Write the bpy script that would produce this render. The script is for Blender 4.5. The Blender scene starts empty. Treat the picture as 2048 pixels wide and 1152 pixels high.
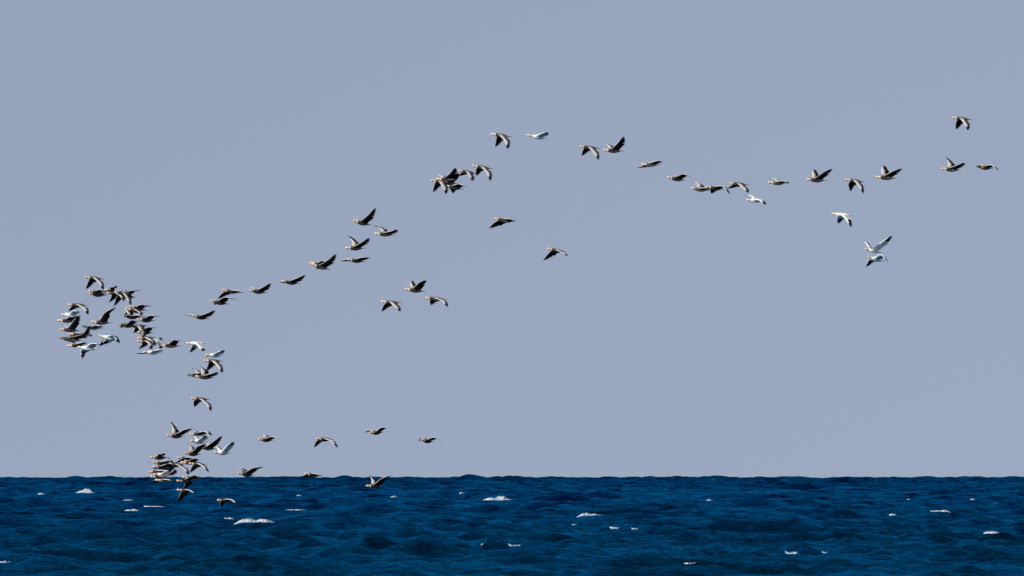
import bpy, bmesh, math, random
import numpy as np
from mathutils import Vector, Matrix

# main tuning values
WAVE_GAIN = 1.5
OFFSHORE = 2.5
SEA_COLS = 860
WATER_BUMP = 0.22
WATER_A = (0.0, 0.001, 0.015, 1)
WATER_B = (0.0, 0.0035, 0.028, 1)
WATER_SHALLOW = (0.0, 0.008, 0.020, 1)
WATER_SPEC = (0.012, 0.52, 1.0, 1)
FLECK = 0.70
SKY_TINT = (0.94, 0.905, 0.955, 1)

random.seed(7)
rng = np.random.default_rng(7)
scene = bpy.context.scene
COL = scene.collection

# ---------------------------------------------------------------- camera
EYE = 3.0                       # a telephoto lens on a low beach
PX = 36.0 / 400.0 / 2048.0      # angle of one photo pixel
LEVEL = 937.0                   # photo row of the true level line
cam_d = bpy.data.cameras.new("camera")
cam_d.lens = 400.0
cam_d.sensor_width = 36.0
cam_d.clip_start = 1.0
cam_d.clip_end = 60000.0
cam = bpy.data.objects.new("camera", cam_d)
COL.objects.link(cam)
cam.location = (0, 0, EYE)
cam.rotation_euler = (math.radians(90) + math.atan((LEVEL - 576.0) * PX), 0, 0)
scene.camera = cam

# ---------------------------------------------------------------- light
SUN_EL = math.radians(27.5)
SUN_AZ = math.radians(219)      # clockwise from +Y: from the left, a little behind the camera
sun_dir = Vector((math.sin(SUN_AZ) * math.cos(SUN_EL), math.cos(SUN_AZ) * math.cos(SUN_EL), math.sin(SUN_EL)))
w = bpy.data.worlds.new("World")
scene.world = w
w.use_nodes = True
nt = w.node_tree
nt.nodes.clear()
wo = nt.nodes.new("ShaderNodeOutputWorld")
bg = nt.nodes.new("ShaderNodeBackground")
sky = nt.nodes.new("ShaderNodeTexSky")
sky.sky_type = 'NISHITA'
sky.sun_disc = False
sky.sun_elevation = SUN_EL
sky.sun_rotation = SUN_AZ
sky.altitude = 0
sky.air_density = 1.0
sky.dust_density = 0.4
sky.ozone_density = 2.0
tc = nt.nodes.new("ShaderNodeTexCoord")
mp = nt.nodes.new("ShaderNodeMapping")
mp.inputs['Location'].default_value = (0, 0, 0.25)
mp.inputs['Scale'].default_value = (1, 1, 0.45)
tint = nt.nodes.new("ShaderNodeMix")
tint.data_type = 'RGBA'
tint.blend_type = 'MULTIPLY'
tint.inputs[0].default_value = 1.0
tint.inputs[7].default_value = SKY_TINT
nt.links.new(tc.outputs['Generated'], mp.inputs['Vector'])
nt.links.new(mp.outputs[0], sky.inputs['Vector'])
hsv = nt.nodes.new("ShaderNodeHueSaturation")   # desaturates the sky so its fill light stays neutral
hsv.inputs['Saturation'].default_value = 0.62
nt.links.new(sky.outputs[0], hsv.inputs['Color'])
nt.links.new(hsv.outputs[0], tint.inputs[6])
nt.links.new(tint.outputs[2], bg.inputs['Color'])
bg.inputs['Strength'].default_value = 0.10
nt.links.new(bg.outputs[0], wo.inputs[0])

sl = bpy.data.lights.new("sun", 'SUN')
sl.energy = 5.0
sl.angle = math.radians(0.53)
sl.color = (1.0, 0.93, 0.83)
so = bpy.data.objects.new("sun", sl)
COL.objects.link(so)
so.rotation_euler = sun_dir.to_track_quat('Z', 'Y').to_euler()

scene.view_settings.view_transform = 'Standard'
scene.view_settings.look = 'None'
scene.view_settings.exposure = 0.0
scene.view_settings.gamma = 1.0


def tag(o, label=None, cat=None, group=None, kind=None):
    if label: o['label'] = label
    if cat: o['category'] = cat
    if group: o['group'] = group
    if kind: o['kind'] = kind
    return o


def new_mat(name, rough=0.6):
    m = bpy.data.materials.new(name)
    m.use_nodes = True
    b = m.node_tree.nodes['Principled BSDF']
    b.inputs['Roughness'].default_value = rough
    return m, m.node_tree, b


# ---------------------------------------------------------------- sea
R_EARTH = 6371000.0
N_WAVE = 90
lam = np.exp(rng.uniform(math.log(0.75), math.log(9.0), N_WAVE))
lam[:18] = (19, 16, 14, 13, 12, 11, 10.2, 9.6, 9.0, 8.4, 8.0, 7.6, 7.2, 6.8, 6.4, 6.0, 5.6, 5.2)
wk = 2 * math.pi / lam
WDIR = math.radians(-76)        # the way the seas run, towards the right and the beach
wth = WDIR + rng.normal(0, 0.45, N_WAVE) * np.where(lam > 7, 0.85, 1.15)
wamp = 0.0085 * lam ** 0.95 * rng.uniform(0.5, 1.2, N_WAVE) * WAVE_GAIN
wamp = np.where((lam > 3.0) & (lam < 9.0), wamp * 0.9, wamp)
wamp = np.where(lam > 12, wamp * 0.35, wamp)
wamp = np.where(lam < 2.2, wamp * 1.7, wamp)
wph = rng.uniform(0, 2 * math.pi, N_WAVE)
wkx = wk * np.cos(wth)
wky = wk * np.sin(wth)


def wave_at(x, y, spacing=0.0):
    """height and horizontal pull of the sea at plan points; short waves fade where the sheet is coarse"""
    z = np.zeros_like(x)
    dx = np.zeros_like(x)
    dy = np.zeros_like(x)
    gust = 0.85 + 0.18 * np.sin(x * 0.021 + 1.3 * np.sin(y * 0.006)) * np.sin(y * 0.0127 + 0.9)
    # the long seas are bigger offshore and lie down over the shallows
    off = 0.6 + OFFSHORE * np.clip((y - 450.0) / 3000.0, 0, 1)
    for i in range(N_WAVE):
        fade = np.clip(lam[i] / (spacing * 2.0 + 1e-6) - 1.0, 0, 1)
        if np.max(fade) <= 0:
            continue
        p = wkx[i] * x + wky[i] * y + wph[i]
        a = wamp[i] * fade
        if lam[i] > 5.0:
            a = a * off
        s = np.sin(p)
        z += a * np.cos(p)
        q = 0.55 * a
        dx -= q * math.cos(wth[i]) * s
        dy -= q * math.sin(wth[i]) * s
    return z * gust, dx * gust, dy * gust


# whitecaps: photo column, photo row, width in photo px, height in photo px
CAPS = [
    (172, 981, 42, 9, "broad whitecap farthest left, just under the horizon"),
    (264, 1019, 34, 6, "slanting whitecap below and right of the broad leftmost one"),
    (310, 1013, 44, 2, "thin line of foam right of the slanting left whitecap"),
    (459, 1037, 20, 5, "small whitecap touching the left end of the widest one"),
    (511, 1039, 86, 11, "widest whitecap, in the lower left centre of the sea"),
    (994, 995, 58, 11, "peaked whitecap near the middle, below the horizon"),
    (923, 986, 9, 4, "tiny whitecap left of the peaked middle one"),
    (788, 992, 13, 5, "small whitecap under the goose with V wings at the horizon"),
    (598, 990, 10, 3, "tiny whitecap under the flat-winged goose on the horizon line"),
    (1179, 1028, 50, 7, "long slanted whitecap right of the middle"),
    (1229, 1059, 20, 5, "small curved whitecap below the long slanted one"),
    (1270, 1058, 14, 3, "small foam fleck right of the curved whitecap"),
    (1030, 1096, 24, 5, "small whitecap low in the middle of the sea"),
    (1148, 1049, 10, 3, "tiny fleck left of the small curved whitecap"),
    (1419, 999, 13, 4, "small whitecap right of centre near the horizon"),
    (1378, 1125, 24, 6, "whitecap low right of centre, nearest the bottom edge"),
    (1785, 1029, 15, 6, "small round whitecap on the right"),
    (1881, 1023, 42, 4, "thin slanted whitecap at upper right of the sea"),
    (1816, 998, 10, 3, "tiny whitecap high on the right"),
    (1988, 1063, 42, 8, "bright whitecap at the far right edge"),
    (1587, 1105, 32, 6, "whitecap low on the right with a foam tail"),
    (1650, 1105, 9, 3, "tiny fleck right of the low right whitecap"),
    (8, 1123, 22, 6, "broken foam at the bottom left edge"),
    (83, 987, 16, 4, "small slanted whitecap left of the broad leftmost one"),
    (964, 1094, 8, 5, "small dot of foam left of the low middle whitecap"),
    (1945, 1000, 10, 3, "tiny whitecap at the far right under the horizon"),
    (590, 1019, 40, 2, "thin foam line right of the lower left centre"),
    (256, 1000, 20, 3, "faint foam streak right of the broad leftmost whitecap"),
]


def first_hit(cx, row):
    """where the line of sight through a photo point first meets the waves"""
    d = np.arange(285.0, 6500.0, 0.35)
    x = (cx - 1024) * PX * d
    z, _, _ = wave_at(x, d, d * 0.0008)
    ang = (z - (x * x + d * d) / (2 * R_EARTH) - EYE) / d
    run = np.maximum.accumulate(ang)
    want = -(row - LEVEL) * PX
    k = int(np.argmax(run >= want))
    return x[k], d[k], z[k]


cap_pts = []
for (cx, cy, cw, ch, lab) in CAPS:
    x0, d, z0 = first_hit(cx, cy + ch * 0.5)
    cap_pts.append((x0, d, z0, cw * PX * d, ch * PX * d, lab))


def sea_xyz(x, y, spacing):
    z, dx, dy = wave_at(x, y, spacing)
    for (px, py, pz, pw, ph, lab) in cap_pts:
        # each whitecap breaks along a level crest
        ux = (x - px) / (pw * 0.60)
        uy = (y - py) / (1.0 + 0.3 * pw)
        m = (np.abs(ux) < 3) & (np.abs(uy) < 3)
        if np.any(m):
            g = np.exp(-ux ** 4 - uy ** 2)
            z = z * (1 - g) + g * pz
            dx = dx * (1 - g)
            dy = dy * (1 - g)
    return x + dx, y + dy, z - (x * x + y * y) / (2 * R_EARTH)


def build_sea():
    # rows: fine where the lens looks, coarse in front of it
    rows = [2.0, 10.0, 30.0, 60.0, 100.0, 150.0, 200.0, 250.0]
    d = 280.0
    while d < 7500.0:
        rows.append(d)
        d += 0.22 + (d - 280.0) * 0.0009
    rows += [8200.0, 9500.0, 12000.0, 20000.0]
    rows = np.array(rows)
    half = math.radians(3.9)
    inner = np.linspace(-half, half, SEA_COLS)
    out = []
    a = half
    st = inner[1] - inner[0]
    while a < math.radians(70):
        st *= 1.16
        a += st
        out.append(a)
    out = np.array(out)
    cols = np.concatenate([-out[::-1], inner, out])
    nr, nc = len(rows), len(cols)
    T, D = np.meshgrid(cols, rows)
    dr = np.gradient(rows)
    dcol = np.gradient(cols)
    sp = np.maximum(dr[:, None] * 0.75, (D * dcol[None, :]))
    x, y, z = sea_xyz((D * np.tan(T)).ravel(), D.ravel(), sp.ravel())
    co = np.stack([x, y, z], axis=1).astype(np.float32)
    idx = np.arange(nr * nc, dtype=np.int32).reshape(nr, nc)
    q = np.stack([idx[:-1, :-1], idx[:-1, 1:], idx[1:, 1:], idx[1:, :-1]], axis=-1).reshape(-1, 4)
    me = bpy.data.meshes.new("sea")
    me.vertices.add(len(co))
    me.vertices.foreach_set("co", co.ravel())
    me.loops.add(q.size)
    me.loops.foreach_set("vertex_index", q.ravel())
    me.polygons.add(len(q))
    me.polygons.foreach_set("loop_start", np.arange(0, q.size, 4, dtype=np.int32))
    me.polygons.foreach_set("use_smooth", np.ones(len(q), dtype=bool))
    me.update()
    o = bpy.data.objects.new("sea_water", me)
    COL.objects.link(o)
    tag(o, kind='structure')
    print("sea", nr, nc, nr * nc)
    return o


sea = build_sea()

wm, t, b = new_mat("sea_water", 0.2)
t.nodes.remove(b)
out = t.nodes['Material Output']
geo = t.nodes.new("ShaderNodeNewGeometry")
mpn = t.nodes.new("ShaderNodeMapping")
mpn.inputs['Rotation'].default_value = (0, 0, math.radians(-24))
mpn.inputs['Scale'].default_value = (0.6, 1.0, 1.0)
t.links.new(geo.outputs['Position'], mpn.inputs['Vector'])
n1 = t.nodes.new("ShaderNodeTexNoise")
n1.inputs['Scale'].default_value = 3.0
n1.inputs['Detail'].default_value = 5
n1.inputs['Roughness'].default_value = 0.6
t.links.new(mpn.outputs[0], n1.inputs['Vector'])
bp = t.nodes.new("ShaderNodeBump")
bp.inputs['Strength'].default_value = 1.0
bp.inputs['Distance'].default_value = WATER_BUMP
t.links.new(n1.outputs[0], bp.inputs['Height'])
# water colour drifts between navy and teal in broad patches, as depth does
n2 = t.nodes.new("ShaderNodeTexNoise")
n2.inputs['Scale'].default_value = 0.07
n2.inputs['Detail'].default_value = 4
t.links.new(mpn.outputs[0], n2.inputs['Vector'])
cr = t.nodes.new("ShaderNodeValToRGB")
cr.color_ramp.elements[0].position = 0.35
cr.color_ramp.elements[0].color = WATER_A
cr.color_ramp.elements[1].position = 0.65
cr.color_ramp.elements[1].color = WATER_B
t.links.new(n2.outputs[0], cr.inputs[0])
df = t.nodes.new("ShaderNodeBsdfDiffuse")
# and it turns greener over the shallows towards the beach
sx = t.nodes.new("ShaderNodeSeparateXYZ")
t.links.new(geo.outputs['Position'], sx.inputs[0])
rs = t.nodes.new("ShaderNodeMapRange")
rs.inputs['From Min'].default_value = 300.0
rs.inputs['From Max'].default_value = 900.0
rs.inputs['To Min'].default_value = 1.0
rs.inputs['To Max'].default_value = 0.0
t.links.new(sx.outputs[1], rs.inputs['Value'])
shal = t.nodes.new("ShaderNodeMix")
shal.data_type = 'RGBA'
shal.inputs[7].default_value = WATER_SHALLOW
t.links.new(rs.outputs[0], shal.inputs[0])
t.links.new(cr.outputs[0], shal.inputs[6])
t.links.new(shal.outputs[2], df.inputs['Color'])
t.links.new(bp.outputs[0], df.inputs['Normal'])
gl = t.nodes.new("ShaderNodeBsdfGlossy")
gl.inputs['Color'].default_value = WATER_SPEC
gl.inputs['Roughness'].default_value = 0.17
t.links.new(bp.outputs[0], gl.inputs['Normal'])
fre = t.nodes.new("ShaderNodeFresnel")
fre.inputs['IOR'].default_value = 1.333
t.links.new(bp.outputs[0], fre.inputs['Normal'])
# patchy noise scales the sky reflection, painting brighter glints and darker water
n4 = t.nodes.new("ShaderNodeTexNoise")
n4.inputs['Scale'].default_value = 0.11
n4.inputs['Detail'].default_value = 7
n4.inputs['Roughness'].default_value = 0.80
mp4 = t.nodes.new("ShaderNodeMapping")
mp4.inputs['Rotation'].default_value = (0, 0, math.radians(-10))
mp4.inputs['Scale'].default_value = (1.3, 0.42, 1.0)
t.links.new(geo.outputs['Position'], mp4.inputs['Vector'])
t.links.new(mp4.outputs[0], n4.inputs['Vector'])
r4 = t.nodes.new("ShaderNodeMapRange")
r4.inputs['From Min'].default_value = 0.38
r4.inputs['From Max'].default_value = 0.66
r4.inputs['To Min'].default_value = 0.12
r4.inputs['To Max'].default_value = 2.6
t.links.new(n4.outputs[0], r4.inputs['Value'])
gm = t.nodes.new("ShaderNodeMath")
gm.operation = 'MULTIPLY'
gm.use_clamp = True
t.links.new(fre.outputs[0], gm.inputs[0])
t.links.new(r4.outputs[0], gm.inputs[1])
mxs = t.nodes.new("ShaderNodeMixShader")
t.links.new(gm.outputs[0], mxs.inputs[0])
t.links.new(df.outputs[0], mxs.inputs[1])
t.links.new(gl.outputs[0], mxs.inputs[2])
# scattered flecks of old foam
n3 = t.nodes.new("ShaderNodeTexNoise")
n3.inputs['Scale'].default_value = 0.55
n3.inputs['Detail'].default_value = 7
n3.inputs['Roughness'].default_value = 0.68
t.links.new(mpn.outputs[0], n3.inputs['Vector'])
r3 = t.nodes.new("ShaderNodeMapRange")
r3.inputs['From Min'].default_value = FLECK
r3.inputs['From Max'].default_value = FLECK + 0.05
r3.inputs['To Max'].default_value = 0.75
t.links.new(n3.outputs[0], r3.inputs['Value'])
fd = t.nodes.new("ShaderNodeBsdfDiffuse")
fd.inputs['Color'].default_value = (0.36, 0.46, 0.58, 1)
mx2 = t.nodes.new("ShaderNodeMixShader")
t.links.new(r3.outputs[0], mx2.inputs[0])
t.links.new(mxs.outputs[0], mx2.inputs[1])
t.links.new(fd.outputs[0], mx2.inputs[2])
t.links.new(mx2.outputs[0], out.inputs['Surface'])
sea.data.materials.append(wm)

# ---------------------------------------------------------------- whitecaps
fm, t, b = new_mat("sea_foam", 0.9)
b.inputs['Base Color'].default_value = (0.78, 0.78, 0.80, 1)
fn = t.nodes.new("ShaderNodeTexNoise")
fn.inputs['Scale'].default_value = 3.0
fn.inputs['Detail'].default_value = 5
fr = t.nodes.new("ShaderNodeValToRGB")
fr.color_ramp.elements[0].color = (0.16, 0.25, 0.34, 1)
fr.color_ramp.elements[1].color = (0.50, 0.49, 0.53, 1)
fr.color_ramp.elements[0].position = 0.34
fr.color_ramp.elements[1].position = 0.55
t.links.new(fn.outputs[0], fr.inputs[0])
t.links.new(fr.outputs[0], b.inputs['Base Color'])

def build_whitecap(px, py, pz, pw, ph, lab):
    """froth heaped along a breaking crest: an uneven, lumpy ridge with torn ends"""
    nx = int(30 + 14 * min(6, pw))
    ny = 13
    k1 = rng.uniform(0, 6.28, 24)
    kf = rng.uniform(1.0, 14.0, 24)
    u = np.linspace(-1, 1, nx)
    env = np.zeros(nx)
    for a, f in zip(k1, kf):
        env += np.sin(u * f + a) / (1 + 0.14 * f)
    env = 0.62 + 0.30 * env / np.abs(env).max() + rng.normal(0, 0.06, nx)
    env = np.clip(env, 0.12, 1.15) * (1 - np.abs(u) ** 1.5)
    drift = 0.15 * np.cumsum(rng.normal(0, 1, nx)) / math.sqrt(nx)
    tilt = rng.uniform(-0.25, 0.25) * min(ph, 0.3)
    v = np.linspace(-1, 1, ny)
    depth = 0.22 + 0.10 * pw
    U, Vv = np.meshgrid(u, v, indexing='ij')
    X = px + U * pw * 0.52 + rng.normal(0, 0.012 * pw, U.shape)
    Y = py + Vv * depth * (0.35 + 0.65 * env[:, None]) + drift[:, None] + np.abs(U) ** 2 * 0.25
    X, Y, Z = sea_xyz(X.ravel(), Y.ravel(), 0.25)
    prof = np.clip(1 - np.abs(Vv + 0.15) ** 1.6, 0, 1)
    lump = 1 + rng.normal(0, 0.16, U.shape)
    H = ph * min(1.0, 0.55 + 0.25 * pw) * env[:, None] * prof * lump + tilt * U * prof
    edge = (np.abs(Vv) > 0.97) | (np.abs(U) > 0.999)
    H = np.where(edge, -0.04, np.maximum(H, 0.012))
    P3 = np.stack([X, Y, Z + H.ravel()], axis=1)
    c = P3.mean(axis=0)
    idx = np.arange(nx * ny).reshape(nx, ny)
    q = np.stack([idx[:-1, :-1], idx[1:, :-1], idx[1:, 1:], idx[:-1, 1:]], axis=-1).reshape(-1, 4)
    me = bpy.data.meshes.new("whitecap")
    me.from_pydata([tuple(p) for p in P3 - c], [], [tuple(int(k) for k in f) for f in q])
    me.polygons.foreach_set("use_smooth", np.ones(len(q), dtype=bool))
    me.materials.append(fm)
    o = bpy.data.objects.new("whitecap", me)
    o.location = tuple(c)
    COL.objects.link(o)
    tag(o, lab, "whitecap", "whitecaps breaking on the sea")


for cp in cap_pts:
    build_whitecap(*cp)

# ---------------------------------------------------------------- plumage
def plumage_mat(name, rough):
    m, t, b = new_mat(name, rough)
    at = t.nodes.new("ShaderNodeAttribute")
    at.attribute_name = "plumage"
    tcn = t.nodes.new("ShaderNodeTexCoord")
    nz = t.nodes.new("ShaderNodeTexNoise")
    nz.inputs['Scale'].default_value = 38.0
    nz.inputs['Detail'].default_value = 3
    t.links.new(tcn.outputs['Object'], nz.inputs['Vector'])
    mr = t.nodes.new("ShaderNodeMapRange")
    mr.inputs['From Min'].default_value = 0.3
    mr.inputs['From Max'].default_value = 0.7
    mr.inputs['To Min'].default_value = 0.84
    mr.inputs['To Max'].default_value = 1.06
    t.links.new(nz.outputs[0], mr.inputs['Value'])
    mx = t.nodes.new("ShaderNodeVectorMath")
    mx.operation = 'SCALE'
    t.links.new(at.outputs['Color'], mx.inputs[0])
    t.links.new(mr.outputs[0], mx.inputs['Scale'])
    t.links.new(mx.outputs[0], b.inputs['Base Color'])
    b.inputs['Specular IOR Level'].default_value = 0.12
    return m


M_BODY = plumage_mat("body_plumage", 0.75)
M_FLIGHT = plumage_mat("flight_feathers", 0.55)
M_BODYW = plumage_mat("white_body_plumage", 0.8)
M_FLIGHTW = plumage_mat("white_flight_feathers", 0.7)
for _m, _f in ((M_FLIGHT, 0.30), (M_BODY, 0.08), (M_FLIGHTW, 0.45), (M_BODYW, 0.12)):      # thin feathers let some light through
    _t = _m.node_tree
    _b = _t.nodes['Principled BSDF']
    _tr = _t.nodes.new("ShaderNodeBsdfTranslucent")
    _mx = _t.nodes.new("ShaderNodeMixShader")
    _mx.inputs[0].default_value = _f
    _t.links.new(_b.inputs['Base Color'].links[0].from_socket, _tr.inputs['Color'])
    _t.links.new(_b.outputs[0], _mx.inputs[1])
    _t.links.new(_tr.outputs[0], _mx.inputs[2])
    _t.links.new(_mx.outputs[0], _t.nodes['Material Output'].inputs['Surface'])
M_BILL, _t, _b = new_mat("bill_horn", 0.45)
_b.inputs['Base Color'].default_value = (0.55, 0.20, 0.14, 1)
M_BILLD, _t, _b = new_mat("dark_bill_horn", 0.45)
_b.inputs['Base Color'].default_value = (0.12, 0.08, 0.07, 1)

PAL = {
    # head, neck, breast, back, belly, vent, upper coverts, lower coverts (dark birds: underwing shade painted in), primaries, secondaries, tail
    'B': dict(head=(.80, .50, .30), neck=(.78, .66, .50), breast=(.060, .038, .032), back=(.055, .048, .045),
              belly=(.095, .065, .055), vent=(.24, .21, .19), up=(.60, .54, .51), low=(.016, .018, .016),
              prim=(.006, .006, .009), sec=(.008, .008, .010), tail=(.05, .05, .06), wm=(.20, .18, .18)),
    'D': dict(head=(.42, .24, .12), neck=(.13, .085, .05), breast=(.075, .055, .035), back=(.060, .052, .045),
              belly=(.10, .075, .055), vent=(.16, .14, .12), up=(.34, .30, .28), low=(.03, .03, .027),
              prim=(.010, .010, .014), sec=(.018, .018, .022), tail=(.06, .06, .07), wm=(.14, .12, .12)),
    'J': dict(head=(.20, .18, .07), neck=(.045, .050, .030), breast=(.46, .26, .15), back=(.20, .13, .09),
              belly=(.34, .20, .12), vent=(.30, .24, .2), up=(.62, .56, .52), low=(.05, .04, .035),
              prim=(.010, .010, .014), sec=(.03, .03, .03), tail=(.07, .06, .07), wm=(.22, .18, .16)),
    'P': dict(head=(.84, .62, .42), neck=(.82, .74, .60), breast=(.16, .12, .10), back=(.17, .15, .14),
              belly=(.48, .41, .34), vent=(.52, .48, .43), up=(.66, .61, .58), low=(.05, .05, .045),
              prim=(.006, .006, .009), sec=(.03, .03, .03), tail=(.12, .12, .12), wm=(.42, .38, .35)),
    'W': dict(head=(.86, .62, .40), neck=(.88, .82, .68), breast=(.92, .90, .84), back=(.92, .90, .86),
              belly=(.90, .89, .85), vent=(.88, .87, .84), up=(.90, .89, .88), low=(.90, .89, .85),
              prim=(.012, .012, .016), sec=(.82, .81, .79), tail=(.74, .73, .72), wm=(.80, .79, .78)),
}


def mixc(a, b, f):
    f = max(0.0, min(1.0, f))
    return tuple(a[i] * (1 - f) + b[i] * f for i in range(3))


def mesh_obj(name, verts, faces, cols, mat, parent, origin, smooth=True):
    me = bpy.data.meshes.new(name)
    me.from_pydata([tuple(v - origin) for v in verts], [], faces)
    if cols:
        ca = me.color_attributes.new("plumage", 'FLOAT_COLOR', 'POINT')
        ca.data.foreach_set("color", [c for col in cols for c in (*col, 1.0)])
    if smooth:
        me.polygons.foreach_set("use_smooth", [True] * len(me.polygons))
    me.materials.append(mat)
    o = bpy.data.objects.new(name, me)
    COL.objects.link(o)
    o.parent = parent
    return o


# torso, neck and head: station along the bird, half width, half height, sag
RINGS = [
    (0.050, .017, .022, .004), (0.068, .035, .042, .004), (0.098, .045, .051, .004), (0.130, .044, .050, .002),
    (0.165, .040, .046, .000), (0.200, .040, .046, -.002), (0.240, .047, .053, -.004), (0.285, .062, .064, -.008),
    (0.335, .078, .076, -.011), (0.400, .088, .084, -.014), (0.475, .092, .090, -.016), (0.550, .090, .089, -.016),
    (0.640, .078, .077, -.013), (0.720, .060, .058, -.007), (0.790, .044, .038, -.001), (0.850, .032, .020, .003),
    (0.890, .020, .009, .004)]
NS = 12
ATT = (8, 9, 10, 11)            # rings the wing grows from


def wing_points(S, Wr, Tp):
    """a smooth leading line shoulder > wrist > tip"""
    pts = []
    n1, n2 = 5, 6
    for i in range(n1):
        pts.append(S.lerp(Wr, i / n1))
    for i in range(n2 + 1):
        pts.append(Wr.lerp(Tp, i / n2))
    q = [p.copy() for p in pts]
    for _ in range(2):
        r = [p.copy() for p in q]
        for i in range(1, len(q) - 1):
            r[i] = q[i] * 0.5 + (q[i - 1] + q[i + 1]) * 0.25
        q = r
    q[0], q[-1] = pts[0], pts[-1]
    return q


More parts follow.
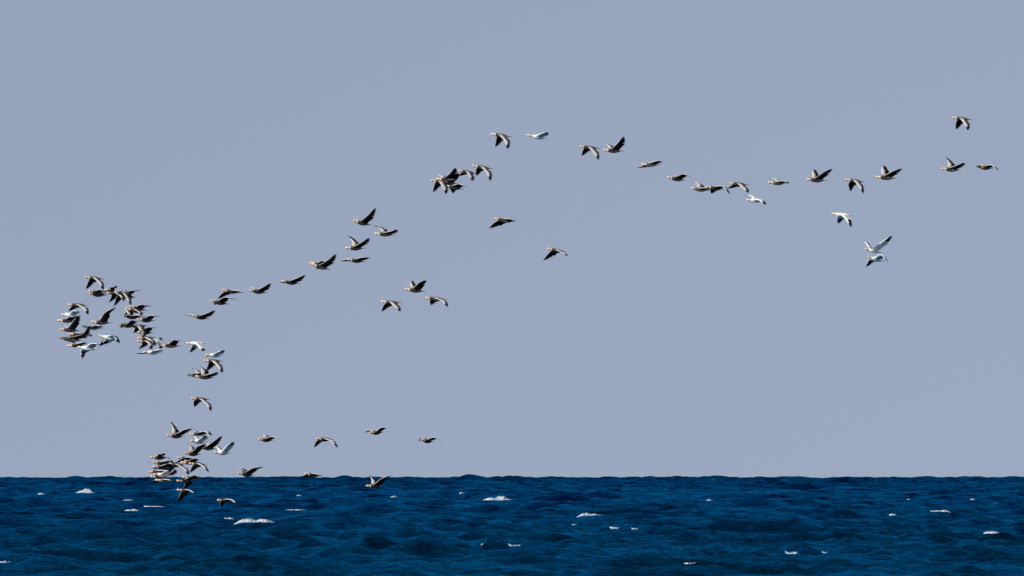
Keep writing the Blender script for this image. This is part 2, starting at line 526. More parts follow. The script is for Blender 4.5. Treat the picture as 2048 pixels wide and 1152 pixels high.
def build_goose(rec, dist):
    kind = rec[0]
    P = PAL[kind]
    hx, hy, tx, ty, nwx, nwy, ntx, nty, fwx, fwy, ftx, fty = rec[1:13]
    label = rec[14]
    k_m = PX * dist
    L = 0.78 * random.uniform(0.985, 1.015)

    def pt(x, y, dep=0.0):
        # a bird is less than a metre across, so plan offsets hold at its own distance
        return Vector(((x - 1024) * k_m, dist + dep, EYE - (y - LEVEL) * k_m))
    dx, dz = (tx - hx) * k_m, -(ty - hy) * k_m
    pl = math.hypot(dx, dz)
    if pl > L * 0.975:
        L = pl / 0.975
    dep = math.sqrt(max(0.0, L * L - pl * pl))      # heading a little towards the lens
    H = pt(hx, hy, -dep * 0.5)
    T = pt(tx, ty, dep * 0.5)
    back = (T - H).normalized()
    side = Vector((0, 0, 1)).cross(back)
    side.normalize()                                  # points away from or towards the lens
    if side.y > 0:
        side = -side                                  # side = the near side
    up = back.cross(side)
    if up.z < 0:
        up = -up
    up.normalize()
    K = L / 0.78 * 0.78

    root = bpy.data.objects.new({'W': "white_goose", 'B': "dark_goose", 'P': "dark_goose", 'D': "brown_goose", 'J': "brown_goose"}[kind], None)
    origin = H.lerp(T, 0.5)
    root.location = origin
    root.empty_display_size = 0.2
    COL.objects.link(root)
    tag(root, label, "goose", "white geese in the flock" if kind == 'W' else "dark geese in the flock")

    V, F, Cc = [], [], []
    extra = random.uniform(-1, 1)
    # some birds carry more white on the neck and belly than others
    white_neck = random.uniform(0.0, 0.06)
    pale_belly = random.random() ** 2
    stain = random.uniform(0.55, 1.25)
    headc = mixc((.84, .78, .66), P['head'], stain) if kind in 'BWP' else P['head']
    for (s, rw, rh, sag) in RINGS:
        c = H.lerp(T, s) + up * (sag * K)
        for j in range(NS):
            a = 2 * math.pi * j / NS
            ca, sa = math.cos(a), math.sin(a)
            V.append(c + up * (rh * K * ca) + side * (rw * K * sa))
            if s < 0.14:
                col = headc
            elif s < 0.225 + white_neck:
                col = mixc(headc, P['neck'], (s - 0.11) / 0.08)
            elif s < 0.45:
                col = P['breast'] if ca < 0.4 else P['back']
            elif s < 0.70:
                col = P['back'] if ca > 0.35 else mixc(P['belly'], P['breast'], 0.4 + 0.5 * ca)
            else:
                col = mixc(P['belly'], P['vent'], (s - 0.66) / 0.16)
            if kind == 'B' and 0.42 < s < 0.80 and ca < 0.1:
                col = mixc(col, (.34, .29, .26), 0.75 * pale_belly * random.uniform(0.3, 1.0))
            Cc.append(col)
    NR = len(RINGS)
    holes = set()
    for i in (ATT[0], ATT[1], ATT[2]):
        for j in (1, 2, 9, 10):
            holes.add((i, j))
    for i in range(NR - 1):
        for j in range(NS):
            if (i, j) in holes:
                continue
            j2 = (j + 1) % NS
            F.append((i * NS + j, (i + 1) * NS + j, (i + 1) * NS + j2, i * NS + j2))
    F.append(tuple(range(NS)))
    F.append(tuple((NR - 1) * NS + j for j in reversed(range(NS))))

    flights = []
    for near in (1, -1):
        if near == 1:
            wx, wy, ex, ey = nwx, nwy, ntx, nty
            j1, j2, j3 = 1, 2, 3
        else:
            wx, wy, ex, ey = fwx, fwy, ftx, fty
            j1, j2, j3 = 11, 10, 9
        outv = side * near
        S = H.lerp(T, 0.375) + up * (0.035 * K) + outv * (0.07 * K)
        # upper and fore arm, then hand: true lengths, the depth follows from how long they look
        ys = -1 if near == 1 else 1
        W0 = pt(wx, wy)
        L1 = 0.34 * L / 0.78
        d = math.hypot(W0.x - S.x, W0.z - S.z)
        e1 = math.sqrt(max(0.02, (L1 * L1 - d * d)))
        Wr = Vector((W0.x, S.y + ys * e1, W0.z))
        L2 = 0.42 * L / 0.78
        T0 = pt(ex, ey)
        d = math.hypot(T0.x - Wr.x, T0.z - Wr.z)
        e2 = math.sqrt(max(0.01, (L2 * L2 - d * d)))
        Tp = Vector((T0.x, Wr.y + ys * e2 * 0.9, T0.z))
        line = wing_points(S, Wr, Tp)
        n = len(line)
        # frames
        fr = []
        for i in range(n):
            bdir = (line[min(n - 1, i + 1)] - line[max(0, i - 1)]).normalized()
            cdir = back - bdir * back.dot(bdir)
            # a hand swept straight back lies flat: its feathers trail inwards, edge-on
            inw = -outv - bdir * (-outv).dot(bdir)
            cdir = cdir + inw * (1.3 * (1.0 - cdir.length))
            cdir.normalize()
            nn = bdir.cross(cdir) if near == 1 else cdir.cross(bdir)
            nn.normalize()
            cdir = (cdir * math.cos(0.10) - nn * math.sin(0.10)).normalized()
            nn = bdir.cross(cdir) if near == 1 else cdir.cross(bdir)
            fr.append((line[i], bdir, cdir, nn))
        # fleshy wing with its coverts, joined into the torso
        loop = [ATT[q] * NS + j1 for q in range(4)] + [ATT[3] * NS + j2] + \
               [ATT[3 - q] * NS + j3 for q in range(4)] + [ATT[0] * NS + j2]
        prev = loop
        last = 8
        for i in range(1, last + 1):
            p, bd, cd, nn = fr[i]
            u = i / (n - 1)
            chord = (0.180 - 0.02 * min(1, i / 5) if i <= 5 else 0.160 - 0.085 * (i - 5) / 3.0) * K / 0.78
            if kind == 'W' and i > 5:
                chord *= 0.55
            elif near == -1:
                chord *= 0.80 if i <= 5 else 0.55
            th = (0.022 * (1 - u) + 0.006) * K / 0.78
            cur = []
            lead = -0.012
            spec = [(0.10, 0.75), (0.35, 1.0), (0.65, 0.75), (0.92, 0.3), (1.0, 0.0),
                    (0.92, -0.30), (0.65, -0.55), (0.35, -0.62), (0.10, -0.5), (0.0, 0.1)]
            for (fc, fh) in spec:
                V.append(p + cd * (lead + fc * chord) + nn * (fh * th))
                cur.append(len(V) - 1)
                if fh > 0.05:
                    c2 = mixc(P['wm'], P['up'], (i - 0.3) / 1.6)
                    if kind != 'W' and fc > 0.8:
                        c2 = mixc(c2, P['sec'], 0.35)
                else:
                    c2 = P['low']
                    if fc < 0.05 and kind != 'W':
                        c2 = mixc(P['low'], P['up'], 0.55)
                Cc.append(c2)
            for q in range(10):
                q2 = (q + 1) % 10
                f = (prev[q], cur[q], cur[q2], prev[q2])
                F.append(f if near == -1 else f[::-1])
            prev = cur
        F.append(tuple(prev) if near == -1 else tuple(reversed(prev)))
        # flight feathers, one blade each
        FV, FF, FC = [], [], []

        def blade(base, dirv, length, width, nn, col, tipw=0.35):
            dirv = dirv.normalized()
            wv = dirv.cross(nn).normalized()
            o0 = len(FV)
            secs = [(0.0, 0.7), (0.45, 1.0), (0.82, 0.85), (1.0, tipw)]
            for (tt, ww) in secs:
                cc = base + dirv * (length * tt) - nn * (0.007 * tt * tt)
                FV.append(cc - wv * (width * 0.5 * ww)); FC.append(col)
                FV.append(cc + nn * 0.0007); FC.append(col)
                FV.append(cc + wv * (width * 0.5 * ww)); FC.append(col)
                FV.append(cc - nn * 0.0007); FC.append(col)
            for a in range(3):
                for q in range(4):
                    q2 = (q + 1) % 4
                    FF.append((o0 + a * 4 + q, o0 + a * 4 + q2, o0 + a * 4 + 4 + q2, o0 + a * 4 + 4 + q))
            FF.append((o0 + 12, o0 + 13, o0 + 14, o0 + 15))

        def frame_at(u):
            x = u * (n - 1)
            i = min(n - 2, int(x)); f = x - i
            a, b2 = fr[i], fr[i + 1]
            return tuple(a[k].lerp(b2[k], f) for k in range(4))
        kk = K / 0.78
        NSEC = 13
        for i in range(NSEC):
            u = 0.03 + (0.47 - 0.03) * i / (NSEC - 1)
            p, bd, cd, nn = frame_at(u)
            ln = (0.165 if i > 1 else 0.140 + 0.012 * i) * kk * random.uniform(0.96, 1.04)
            col = P['sec']
            if i < 3:
                col = mixc(P['back'], P['sec'], 0.4) if kind != 'W' else P['sec']
            dv = cd + bd * (0.10 * (u - 0.1))
            blade(p + cd * (0.085 * kk) - nn * (0.0008 * (i % 2)), dv, ln, 0.042 * kk, nn, col, 0.6)
        NPR = 10
        for i in range(NPR):
            f = i / (NPR - 1)
            u = 0.49 + 0.27 * f
            p, bd, cd, nn = frame_at(u)
            q, _, cq, _ = frame_at(0.55 + 0.449 * f)
            base = p + cd * ((0.060 * (1 - f) + 0.004) * kk)
            endp = q + cq * ((0.20 * (1 - f) ** 0.7 + 0.012) * kk)
            dv = endp - base
            ln = dv.length
            blade(base - nn * (0.002 * f + 0.0008 * (i % 2)), dv, ln, (0.040 - 0.010 * f) * kk, nn, P['prim'], 0.25)
        flights.append((FV, FF, FC))

    mesh_obj("body", V, F, Cc, M_BODYW if kind == 'W' else M_BODY, root, origin)
    for (FV, FF, FC) in flights:
        mesh_obj("flight_feathers", FV, FF, FC, M_FLIGHTW if kind == 'W' else M_FLIGHT, root, origin, smooth=False)

    # tail: a shallow fan of overlapping feathers
    TV, TF, TC = [], [], []
    for i in range(7):
        f = (i - 3) / 3.0
        base = H.lerp(T, 0.83) + side * (0.022 * f) + up * (0.002 - 0.002 * abs(f))
        dirv = (back + side * (0.20 * f)).normalized()
        ln = (0.17 * L - 0.02 * abs(f)) * (1.0)
        wv = side
        o0 = len(TV)
        for (tt, ww) in [(0.0, 0.6), (0.5, 1.0), (0.9, 0.8), (1.0, 0.35)]:
            c = base + dirv * (ln * tt)
            TV.append(c - wv * (0.018 * ww)); TV.append(c + up * 0.004)
            TV.append(c + wv * (0.018 * ww)); TV.append(c - up * 0.006)
            colt = P['tail'] if tt < 0.8 else mixc(P['tail'], (.4, .4, .4), 0.25)
            TC += [colt] * 4
        for a in range(3):
            for q in range(4):
                q2 = (q + 1) % 4
                TF.append((o0 + a * 4 + q, o0 + a * 4 + q2, o0 + a * 4 + 4 + q2, o0 + a * 4 + 4 + q))
        TF.append((o0 + 12, o0 + 13, o0 + 14, o0 + 15))
        TF.append((o0 + 3, o0 + 2, o0 + 1, o0))
    mesh_obj("tail", TV, TF, TC, M_FLIGHTW if kind == 'W' else M_FLIGHT, root, origin, smooth=False)

    # bill: a short deep wedge
    BV, BF = [], []
    for (s, rw, rh, sag) in [(0.062, .015, .020, .003), (0.040, .011, .014, -.001), (0.018, .009, .009, -.004), (0.0, .004, .004, -.006)]:
        c = H.lerp(T, s) + up * (sag * K)
        for j in range(8):
            a = 2 * math.pi * j / 8
            BV.append(c + up * (rh * K * math.cos(a)) + side * (rw * K * math.sin(a)))
    for i in range(3):
        for j in range(8):
            j2 = (j + 1) % 8
            BF.append((i * 8 + j, i * 8 + j2, (i + 1) * 8 + j2, (i + 1) * 8 + j))
    BF.append(tuple(24 + j for j in range(8)))
    mesh_obj("bill", BV, BF, None, M_BILLD if kind in 'DJ' else M_BILL, root, origin)
    return root


# kind, then photo positions of bill tip, tail tip, near wrist, near wingtip, far wrist, far wingtip,
# then how far back in its cluster it flies, then its label
BIRDS = [
    ('B', 168.1, 554.3, 207.6, 558.2, 198.1, 564.7, 206.8, 581.2, 176.4, 562.1, 169.4, 578.6, 0, 'dark goose with wings swept down, topmost at the upper left corner of the left cluster'),
    ('B', 175.5, 582.1, 209.4, 586.4, 201.6, 578.6, 212.8, 586.4, 186.8, 581.2, 184.2, 578.6, 1, "dark goose with level wings, just below the left cluster's top goose"),
    ('B', 176.2, 586.9, 212.8, 591.2, 201.6, 585.6, 212.0, 589.9, 186.8, 589.9, 183.3, 589.0, 3, "pink-billed dark goose half hidden under its twin near the left cluster's top"),
    ('B', 212.8, 586.4, 246.7, 585.6, 239.8, 590.8, 248.4, 602.9, 223.3, 592.5, 215.9, 604.7, 2, 'dark goose with drooped pale near wing, left of two wing-down geese atop the left cluster'),
    ('B', 228.5, 583.0, 263.2, 589.0, 253.6, 596.0, 262.5, 611.2, 232.8, 594.2, 225.9, 612.5, 1, 'dark goose with long lowered wings, right of two wing-down geese atop the left cluster'),
    ('B', 207.6, 580.3, 239.8, 583.8, 220.7, 574.3, 232.4, 575.6, 212.0, 577.3, 210.2, 574.3, 5, 'dark goose with short raised wing behind the two wing-down geese of the left cluster'),
    ('B', 240.4, 592.1, 271.6, 594.3, 257.3, 581.7, 284.2, 580.8, 248.6, 582.6, 243.4, 576.5, 4, 'dark goose with near wing bent straight back, at the upper right of the left cluster'),
    ('B', 133.9, 609.4, 175.5, 610.7, 166.8, 615.9, 176.6, 630.3, 141.7, 613.3, 134.7, 622.0, 2, 'dark goose with lowered wings directly above the leftmost white goose'),
    ('W', 120.4, 628.7, 164.2, 631.3, 147.3, 620.9, 159.9, 625.2, 133.0, 626.1, 125.2, 623.9, 3, "leftmost white goose, wings level, at the left cluster's front edge"),
    ('B', 113.0, 640.8, 156.4, 640.8, 145.1, 630.4, 158.2, 628.2, 127.8, 637.8, 121.7, 636.5, 4, 'dark goose with raised wing directly under the leftmost white goose'),
    ('B', 117.8, 658.2, 160.8, 661.7, 147.3, 641.7, 159.9, 629.5, 132.1, 653.0, 121.3, 647.8, 2, 'dark goose with broad upraised near wing, second below the leftmost white goose'),
    ('P', 164.7, 653.4, 205.5, 657.3, 193.8, 651.7, 207.6, 652.8, 172.0, 650.4, 160.8, 650.8, 4, "dark goose with both wings flat and edge-on, middle of the left cluster's front half"),
    ('D', 116.5, 675.1, 166.0, 681.8, 166.0, 669.5, 179.0, 652.6, 128.6, 673.0, 126.9, 680.8, 3, 'brown goose with upraised near wing and far wing curled round its head, left cluster'),
    ('B', 133.9, 667.3, 176.4, 671.2, 173.8, 666.0, 182.0, 673.4, 141.7, 669.5, 137.3, 672.1, 5, "half-hidden dark goose with drooping grey wing, between its neighbours at the left cluster's front"),
    ('B', 131.7, 692.0, 174.7, 687.7, 160.8, 686.4, 173.8, 684.4, 143.4, 687.7, 138.2, 681.2, 4, 'dark goose with yellowish head, partly behind the low white goose of the left cluster'),
    ('W', 153.0, 693.8, 199.8, 698.6, 182.5, 686.4, 206.8, 689.4, 159.0, 699.9, 162.9, 717.2, 1, 'white goose at the bottom of the left cluster with one black wingtip pointing straight down'),
    ('W', 195.5, 670.3, 239.8, 679.5, 225.9, 670.3, 241.9, 688.6, 208.5, 679.9, 201.6, 688.6, 2, "white goose with lowered wings and black tips, right of the leftmost cluster's low white goose"),
    ('B', 199.0, 674.0, 238.9, 679.9, 228.5, 676.4, 236.3, 685.1, 204.2, 680.8, 196.4, 692.0, 4, 'dark goose half hidden under the white goose with lowered wings, left cluster'),
    ('B', 180.7, 643.4, 223.7, 646.0, 209.4, 625.2, 233.7, 613.9, 202.4, 636.5, 190.7, 632.6, 0, 'dark goose with tall bent near wing, in the open middle of the left cluster'),
    ('B', 256.5, 612.1, 293.4, 621.2, 280.8, 609.5, 305.5, 612.1, 268.6, 612.1, 265.1, 608.6, 4, 'dark goose with thin wing bent backward, on the right side of the left cluster'),
    ('B', 249.5, 615.6, 288.6, 626.0, 275.6, 622.5, 284.2, 632.0, 256.5, 619.9, 246.5, 629.4, 2, 'orange-headed dark goose with drooped wings, centre right of the left cluster'),
    ('B', 244.3, 632.0, 282.5, 635.5, 274.7, 630.3, 286.0, 633.8, 253.0, 620.3, 241.3, 614.7, 3, 'dark goose with far wing lifted ahead of its bill, right half of the left cluster'),
    ('B', 272.1, 638.6, 310.7, 641.6, 298.1, 631.2, 322.9, 632.5, 287.7, 633.8, 280.8, 629.4, 1, 'reddish-billed dark goose with near wing swept back, rightmost at mid height of the left cluster'),
    ('D', 236.9, 649.8, 273.8, 652.0, 263.4, 640.7, 274.7, 644.6, 245.2, 644.6, 238.7, 656.4, 2, 'brown goose whose black far wing curls around its pale head, left cluster'),
    ('B', 256.5, 652.6, 297.3, 651.7, 282.5, 663.0, 286.4, 678.6, 269.5, 656.9, 265.1, 665.6, 3, 'dark goose with broad pale near wing hanging down, right side of the left cluster'),
    ('B', 267.7, 663.4, 308.5, 665.8, 295.5, 653.9, 319.0, 656.0, 279.0, 657.8, 273.0, 656.0, 5, "dark goose with thin back-swept wing behind a broad pale wing, left cluster's right side"),
    ('B', 272.5, 676.9, 312.0, 675.1, 300.7, 681.2, 311.1, 691.6, 286.0, 683.0, 280.8, 691.6, 2, "upper of two pale-headed dark geese stacked together low on the left cluster's right side"),
    ('B', 273.0, 682.5, 311.1, 683.8, 297.3, 686.4, 302.0, 699.4, 284.2, 688.2, 275.6, 697.3, 1, "lower of two pale-headed dark geese stacked together low on the left cluster's right side"),
    ('W', 296.4, 682.5, 325.5, 681.2, 315.5, 689.0, 321.1, 697.3, 314.2, 677.7, 319.0, 673.4, 4, 'white goose mostly hidden behind two stacked dark geese, left cluster'),
    ('W', 285.1, 703.8, 323.3, 705.5, 313.8, 700.3, 326.8, 700.5, 282.5, 705.1, 268.6, 707.0, 3, 'white goose gliding with flat wings under the right side of the left cluster'),
    ('B', 318.1, 689.9, 362.4, 692.1, 347.6, 679.7, 368.9, 682.5, 338.1, 683.8, 335.0, 679.5, 2, 'dark goose with raised grey wing, between the left cluster and the lone low white geese'),
    ('B', 382.6, 630.8, 418.6, 637.8, 414.2, 626.9, 431.6, 620.0, 378.6, 629.9, 365.2, 627.8, 0, 'lone dark goose with wings spread wide and level, right of the left cluster'),
    ('W', 371.3, 686.5, 413.8, 686.5, 399.5, 696.0, 406.4, 702.6, 382.1, 693.4, 378.2, 704.7, 0, 'white goose with black wingtips pointing down, just right of the left cluster'),
    ('W', 409.9, 709.5, 447.7, 711.2, 435.9, 704.3, 449.8, 699.9, 412.5, 710.6, 403.8, 711.2, 3, 'white goose with raised wing, directly above the arch-winged dark goose'),
    ('B', 405.1, 721.6, 446.4, 722.1, 435.1, 732.5, 445.1, 746.4, 416.0, 729.9, 410.8, 742.0, 1, 'dark goose with wings arched down, just below a white goose right of the left cluster'),
    ('B', 373.9, 750.3, 414.2, 750.7, 405.6, 743.8, 412.5, 739.4, 393.4, 742.0, 379.5, 734.7, 3, 'left of two overlapping dark geese below the arch-winged goose'),
    ('B', 388.2, 752.5, 429.9, 755.5, 423.8, 747.3, 436.8, 743.8, 403.8, 738.6, 397.3, 731.2, 2, 'right of two overlapping dark geese below the arch-winged goose'),
    ('B', 380.3, 796.5, 419.8, 799.1, 412.9, 807.8, 422.4, 822.5, 386.8, 802.6, 387.3, 813.9, 0, 'lone dark goose with wings down, between the left cluster and the cluster over the horizon'),
    ('B', 332.2, 870.3, 369.5, 873.8, 368.6, 859.4, 384.7, 856.8, 345.2, 856.4, 340.4, 842.1, 1, 'dark goose with upright grey far wing, upper left of the group above the horizon'),
    ('B', 377.3, 868.7, 421.2, 865.2, 408.6, 862.2, 425.1, 871.3, 388.6, 863.9, 383.4, 860.0, 0, 'dark goose with flat wings directly above a white goose, over the horizon at left'),
    ('W', 379.1, 881.7, 414.7, 884.3, 404.2, 875.2, 410.3, 870.0, 392.1, 876.0, 385.1, 870.4, 3, 'white goose squeezed beneath a flat-winged dark goose, over the horizon at left'),
    ('B', 368.2, 905.6, 401.6, 909.5, 396.4, 892.5, 413.8, 886.5, 380.8, 893.4, 372.6, 885.6, 2, 'dark goose with wings raised in a V, left of the V-winged white goose'),
    ('B', 396.4, 893.4, 432.9, 898.2, 428.5, 882.1, 445.0, 870.8, 417.3, 885.6, 411.2, 881.2, 3, 'dark goose with wing raised to the right, between the V-winged dark goose and white goose'),
    ('W', 426.8, 905.1, 463.7, 905.6, 455.5, 889.9, 468.5, 883.0, 434.6, 896.0, 428.5, 889.9, 0, 'white goose with wings raised in a V, over the horizon cluster at left'),
    ('B', 352.5, 915.2, 390.2, 918.6, 382.4, 914.7, 412.8, 924.3, 360.7, 918.6, 348.1, 926.0, 3, 'yellow-headed dark goose with thin drooping wings, upper right of the horizon cluster'),
    ('B', 359.4, 924.7, 401.5, 924.7, 385.0, 916.9, 392.0, 918.2, 371.1, 921.2, 365.5, 919.1, 1, 'dark goose with short raised wing and pink bill, right of the horizon cluster'),
    ('B', 333.8, 929.1, 372.0, 929.9, 367.7, 936.9, 377.2, 949.9, 354.7, 930.8, 349.4, 928.2, 3, 'dark goose with slim pale wing pointing down, centre of the horizon cluster'),
    ('B', 376.4, 926.5, 415.4, 930.4, 404.1, 931.2, 418.9, 945.1, 384.2, 932.5, 378.1, 945.6, 2, 'dark goose with wide pale drooping wing, rightmost of the horizon cluster'),
    ('B', 299.5, 914.3, 337.3, 915.2, 317.3, 906.1, 326.0, 911.3, 311.7, 909.1, 307.8, 905.2, 1, 'topmost dark goose on the left of the horizon cluster'),
    ('B', 304.3, 924.7, 340.8, 927.3, 332.1, 922.1, 340.8, 921.2, 307.8, 924.3, 292.2, 923.4, 3, 'dark goose with wingtip ahead of its bill, second from top of the horizon cluster'),
    ('B', 317.3, 933.4, 352.5, 939.9, 344.2, 929.1, 355.5, 927.3, 340.8, 923.9, 333.8, 913.4, 4, 'dark goose with thin upright far wing, in the thick of the horizon cluster'),
    ('B', 304.7, 933.0, 341.6, 936.0, 335.6, 927.3, 351.2, 929.1, 310.4, 934.3, 303.9, 937.7, 2, "dark goose third from the top on the horizon cluster's left side"),
    ('B', 295.6, 943.8, 337.3, 942.1, 328.6, 941.2, 343.4, 941.2, 305.2, 946.4, 291.7, 944.7, 3, "dark goose with black wing below its bill, low on the horizon cluster's left edge"),
    ('W', 306.0, 948.2, 342.5, 950.8, 332.1, 942.1, 342.9, 941.2, 316.5, 946.4, 313.0, 945.6, 2, 'the only white goose low in the horizon cluster, just above the water line'),
    ('B', 299.1, 952.9, 339.0, 954.7, 342.5, 946.4, 352.5, 938.2, 311.2, 957.7, 301.3, 966.4, 4, "dark goose with upraised near wing under the horizon cluster's white goose"),
    ('P', 309.5, 959.9, 348.6, 961.2, 336.4, 959.4, 344.2, 962.0, 321.7, 959.4, 318.2, 958.6, 3, "pinkish dark goose, lowest on the horizon cluster's left side, against the sea"),
    ('B', 352.0, 961.6, 392.0, 959.4, 382.4, 953.4, 392.0, 949.9, 370.3, 968.1, 365.5, 979.4, 1, 'dark goose against the sea with far wing straight down, right part of the horizon cluster'),
    ('B', 363.3, 953.8, 400.7, 958.6, 392.8, 950.8, 400.2, 956.4, 375.5, 954.2, 372.0, 950.8, 3, 'dark goose on the horizon line with small pale wing, right part of the horizon cluster'),
    ('B', 352.6, 979.5, 389.5, 983.0, 379.1, 980.3, 395.6, 990.8, 359.1, 989.9, 355.2, 1004.2, 0, 'dark goose low over the sea with black far wing hanging down, under the horizon cluster'),
    ('B', 433.3, 1000.3, 470.2, 1000.3, 461.5, 998.6, 478.9, 1011.6, 439.8, 1003.8, 441.6, 1014.2, 0, 'lowest dark goose of all, flying over the water by itself with lowered wings'),
    ('B', 515.6, 878.6, 548.1, 880.4, 543.3, 872.7, 566.8, 880.8, 528.6, 870.0, 520.8, 866.5, 0, 'small dark goose with pale raised wing, leftmost of four in a row above sea'),
    ('B', 473.9, 945.1, 509.9, 951.1, 505.1, 935.9, 527.7, 933.3, 484.3, 936.8, 473.9, 932.5, 0, 'dark goose with wings raised, right of the horizon cluster and touching the sea line'),
    ('B', 631.2, 877.8, 666.4, 878.7, 662.0, 881.7, 675.9, 896.0, 632.5, 881.7, 626.9, 895.2, 0, 'dark goose with wings arched like a bow, second of four in a row above sea'),
    ('B', 607.8, 946.8, 643.0, 952.4, 633.4, 947.7, 645.6, 952.9, 610.8, 949.4, 601.3, 953.8, 0, 'flat-winged dark goose skimming exactly along the horizon line'),
    ('B', 738.5, 865.8, 766.7, 864.3, 762.8, 854.1, 790.0, 856.7, 738.5, 859.4, 728.3, 864.8, 0, 'dark goose with one long back-swept wing, third of four in a row above the sea'),
    ('B', 841.1, 879.9, 867.8, 883.3, 865.9, 874.0, 891.2, 882.0, 842.5, 874.5, 836.7, 881.8, 0, 'dark goose with stubby wings, rightmost of four in a row above the sea'),
    ('B', 730.8, 971.6, 768.1, 972.1, 762.0, 957.3, 783.8, 949.9, 743.8, 959.1, 737.7, 949.9, 0, 'dark goose with raised V wings against the sea, rightmost of those at the horizon'),
    ('B', 442.1, 579.5, 481.2, 586.0, 476.0, 581.7, 492.5, 586.9, 444.7, 585.2, 433.9, 597.3, 2, 'dark goose with wings sloping down, upper of two overlapping geese right of the left cluster'),
    ('B', 419.1, 601.7, 458.6, 608.2, 448.2, 593.9, 477.7, 599.9, 427.4, 598.2, 427.4, 609.5, 0, 'dark goose with black far wing under its head, lower of two overlapping geese'),
    ('B', 496.8, 580.4, 535.0, 585.6, 527.2, 574.3, 542.4, 566.1, 504.6, 575.2, 490.7, 570.4, 0, 'dark goose with wings in a shallow V, third from left in the rising line'),
    ('B', 562.1, 562.0, 599.9, 567.3, 593.8, 556.8, 612.0, 549.9, 560.8, 563.4, 552.2, 562.5, 0, 'dark goose with far wingtip peeking ahead of its bill, in the rising line'),
    ('B', 616.8, 526.0, 661.5, 531.2, 645.9, 520.4, 670.2, 531.7, 624.2, 524.3, 617.3, 520.4, 2, 'back one of two dark geese merged together in the rising line'),
    ('B', 621.2, 528.2, 661.5, 539.5, 657.2, 519.5, 672.8, 507.4, 631.1, 529.1, 632.9, 537.7, 0, 'front one of two merged dark geese, near wing raised, in the rising line'),
    ('B', 704.3, 441.2, 743.3, 450.3, 736.4, 430.4, 752.0, 414.8, 712.1, 437.3, 697.8, 432.6, 0, 'dark goose with tall wing raised to the upper right, highest in the rising line'),
    ('B', 746.8, 466.8, 791.5, 469.4, 783.3, 462.5, 794.5, 459.0, 762.4, 457.3, 745.5, 449.9, 0, 'dark goose with far wing stretched forward, right of the tall-winged goose'),
    ('B', 689.1, 495.9, 730.7, 496.4, 726.0, 483.3, 739.0, 475.5, 706.0, 483.3, 696.0, 469.4, 0, 'dark goose with wings in an even V, second below the tall-winged goose'),
    ('B', 692.6, 518.6, 730.7, 523.4, 724.2, 515.1, 740.7, 515.5, 690.4, 519.0, 680.4, 521.4, 0, 'dark goose gliding with flat wings, below the evenly V-winged goose'),
    ('B', 807.7, 577.8, 851.1, 583.0, 837.7, 565.2, 853.3, 560.0, 820.3, 567.8, 823.8, 559.1, 0, 'top dark goose of the trio in the middle, wings raised'),
    ('B', 760.0, 602.9, 803.8, 606.0, 789.9, 613.8, 800.3, 623.3, 767.4, 609.4, 762.2, 622.5, 0, 'left dark goose of the trio in the middle, wings lowered'),
    ('B', 848.5, 595.6, 893.7, 599.0, 882.8, 600.8, 895.8, 615.1, 859.4, 600.8, 861.1, 609.4, 0, 'right dark goose of the trio in the middle, wings lowered'),
    ('B', 942.4, 330.8, 986.3, 337.8, 973.3, 344.7, 980.2, 363.0, 952.4, 336.9, 951.6, 350.8, 0, 'dark goose with long pale lowered wing, rightmost and highest of the upper centre knot'),
    ('B', 915.5, 341.2, 954.2, 346.9, 937.7, 351.7, 943.8, 362.5, 923.8, 344.7, 910.8, 351.2, 2, 'dark goose with bent lowered wings, second from the right in the upper centre knot'),
    ('B', 859.5, 360.3, 901.2, 365.6, 885.6, 374.2, 891.7, 389.0, 869.1, 368.2, 865.2, 383.8, 1, 'leftmost dark goose of the upper centre knot with both wings hanging'),
    ('B', 870.4, 357.7, 915.1, 359.5, 902.1, 344.7, 910.8, 335.2, 879.5, 350.4, 868.7, 347.3, 2, 'dark goose of the upper centre knot with near wing raised highest'),
    ('B', 879.5, 363.0, 916.0, 367.7, 905.6, 351.7, 917.7, 345.6, 888.2, 358.6, 884.7, 355.1, 3, 'dark goose in the thick of the upper centre knot, wing raised behind its neighbour'),
    ('B', 886.5, 369.9, 928.1, 379.0, 918.6, 367.7, 935.9, 376.8, 899.5, 376.0, 905.6, 385.5, 3, 'lowest dark goose of the upper centre knot, trailing to the right'),
    ('B', 978.7, 266.9, 1024.2, 273.9, 1009.5, 281.7, 1015.1, 299.0, 993.0, 276.5, 990.4, 293.0, 0, 'dark goose with lowered wings just left of the lone high white goose'),
    ('W', 1054.6, 269.9, 1095.9, 277.3, 1085.0, 266.0, 1095.4, 265.2, 1056.4, 269.9, 1048.5, 266.0, 0, 'white goose gliding with level wings, highest white goose of all'),
    ('B', 1157.4, 292.5, 1200.8, 296.9, 1187.7, 305.6, 1196.4, 321.2, 1166.9, 297.7, 1163.0, 310.8, 0, 'dark goose with wings lowered, left of the pair at upper centre right'),
    ('B', 1204.2, 299.9, 1248.1, 302.1, 1237.2, 284.7, 1247.2, 272.6, 1216.4, 289.9, 1203.8, 283.0, 0, 'dark goose with wings raised high, right of the pair at upper centre right'),
    ('B', 986.0, 436.3, 1030.5, 444.4, 1020.8, 437.9, 1034.9, 443.3, 989.3, 443.9, 977.9, 455.8, 0, 'lone dark goose beneath the skein with one thin black wing drooping forward'),
    ('B', 1091.9, 497.0, 1132.5, 504.1, 1123.9, 505.7, 1133.6, 512.2, 1096.7, 506.8, 1086.4, 520.4, 0, "lone dark goose with lowered wings, in the open sky at the picture's centre"),
    ('P', 1280.0, 328.2, 1322.5, 329.1, 1313.8, 321.7, 1320.8, 323.4, 1286.9, 330.8, 1273.9, 334.3, 0, 'pale-looking dark goose gliding edge-on, first of the right-hand line'),
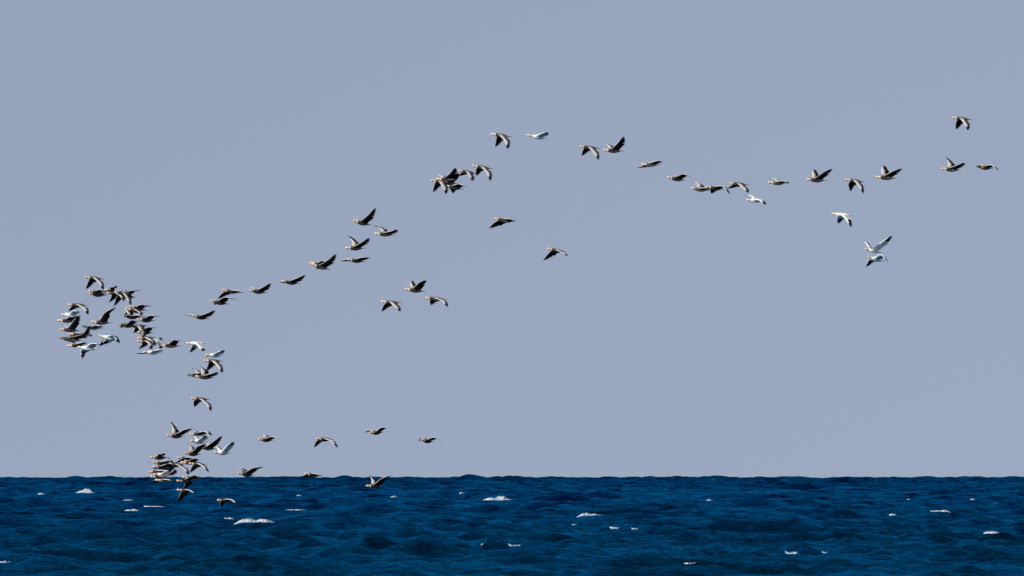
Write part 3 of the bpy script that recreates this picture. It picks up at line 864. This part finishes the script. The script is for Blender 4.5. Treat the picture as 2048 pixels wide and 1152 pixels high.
    ('B', 1332.5, 354.2, 1372.4, 360.7, 1365.9, 347.3, 1383.3, 355.1, 1350.3, 349.5, 1344.2, 347.3, 0, 'dark goose with green-grey folded wing, second of the right-hand line'),
    ('P', 1379.5, 376.0, 1420.3, 381.2, 1411.7, 376.0, 1419.5, 378.2, 1396.9, 366.5, 1381.3, 359.9, 2, 'dark goose with far wing held straight forward, left of two touching in the right-hand line'),
    ('B', 1409.9, 373.4, 1449.0, 378.6, 1444.7, 371.7, 1459.8, 389.5, 1421.2, 378.6, 1423.0, 386.0, 0, 'dark goose with thin drooping near wing, right of two touching in the right-hand line'),
    ('B', 1456.4, 366.0, 1499.3, 369.9, 1486.3, 376.9, 1495.0, 386.4, 1463.8, 369.9, 1455.5, 376.0, 0, 'dark goose with broad grey lowered wing, directly above a white goose'),
    ('W', 1490.7, 399.9, 1533.0, 400.7, 1519.3, 401.2, 1529.7, 410.7, 1503.7, 390.8, 1488.5, 389.5, 1, 'white goose just under the right-hand line, black wingtip trailing'),
    ('P', 1533.9, 364.7, 1576.4, 366.4, 1566.8, 361.7, 1574.7, 367.3, 1553.8, 358.2, 1532.1, 353.4, 0, 'pale-necked dark goose with straight far wing above its head, right-hand line'),
    ('B', 1611.1, 358.6, 1654.5, 361.2, 1647.6, 343.9, 1664.1, 337.4, 1625.0, 345.2, 1630.2, 336.5, 0, 'dark goose with wings raised, left of the lowered-wing goose in the right-hand line'),
    ('B', 1688.2, 358.6, 1730.7, 364.3, 1716.4, 370.8, 1726.0, 388.1, 1697.3, 367.3, 1701.7, 382.0, 0, 'dark goose with both wings straight down, between two raised-wing geese at right'),
    ('B', 1748.1, 353.4, 1795.4, 356.4, 1785.9, 342.1, 1804.1, 336.9, 1763.3, 336.9, 1769.8, 328.7, 0, 'orange-headed dark goose with raised wings, right of the goose with wings straight down'),
    ('W', 1660.8, 426.9, 1706.0, 430.8, 1691.2, 438.2, 1702.1, 455.6, 1673.9, 436.5, 1677.3, 446.0, 0, 'white goose with black wingtips down, highest of the three white geese at lower right'),
    ('W', 1728.2, 497.7, 1763.8, 505.6, 1766.8, 481.2, 1784.2, 470.8, 1733.0, 486.5, 1726.9, 476.9, 1, 'white goose with wings in a wide V, upper of the touching white pair'),
    ('W', 1733.0, 513.4, 1769.4, 522.9, 1760.7, 508.2, 1777.2, 525.5, 1736.4, 519.4, 1733.8, 533.3, 0, 'white goose with drooped wings, lower of the touching white pair'),
    ('B', 1901.7, 234.7, 1944.6, 239.1, 1928.6, 248.2, 1933.8, 261.2, 1913.0, 244.7, 1913.4, 257.7, 0, 'dark goose with wings hanging straight down, alone at the upper right corner'),
    ('B', 1880.4, 337.3, 1923.8, 339.9, 1916.4, 329.5, 1928.1, 325.6, 1898.2, 325.1, 1894.3, 312.6, 0, 'dark goose with wings raised, below the lone goose at the upper right'),
    ('J', 1951.1, 332.5, 1986.7, 337.3, 1981.5, 329.5, 1996.3, 341.6, 1965.0, 327.3, 1960.7, 325.6, 0, 'brown-headed goose with orange-brown breast, the rightmost bird'),
]

# neighbours fly about a wingspan apart in depth: the back ones farther out over the sea
for i, rec in enumerate(BIRDS):
    base = 380.0 + 1.2 * math.sin(i * 1.7)
    build_goose(rec, base + rec[13] * 1.9)
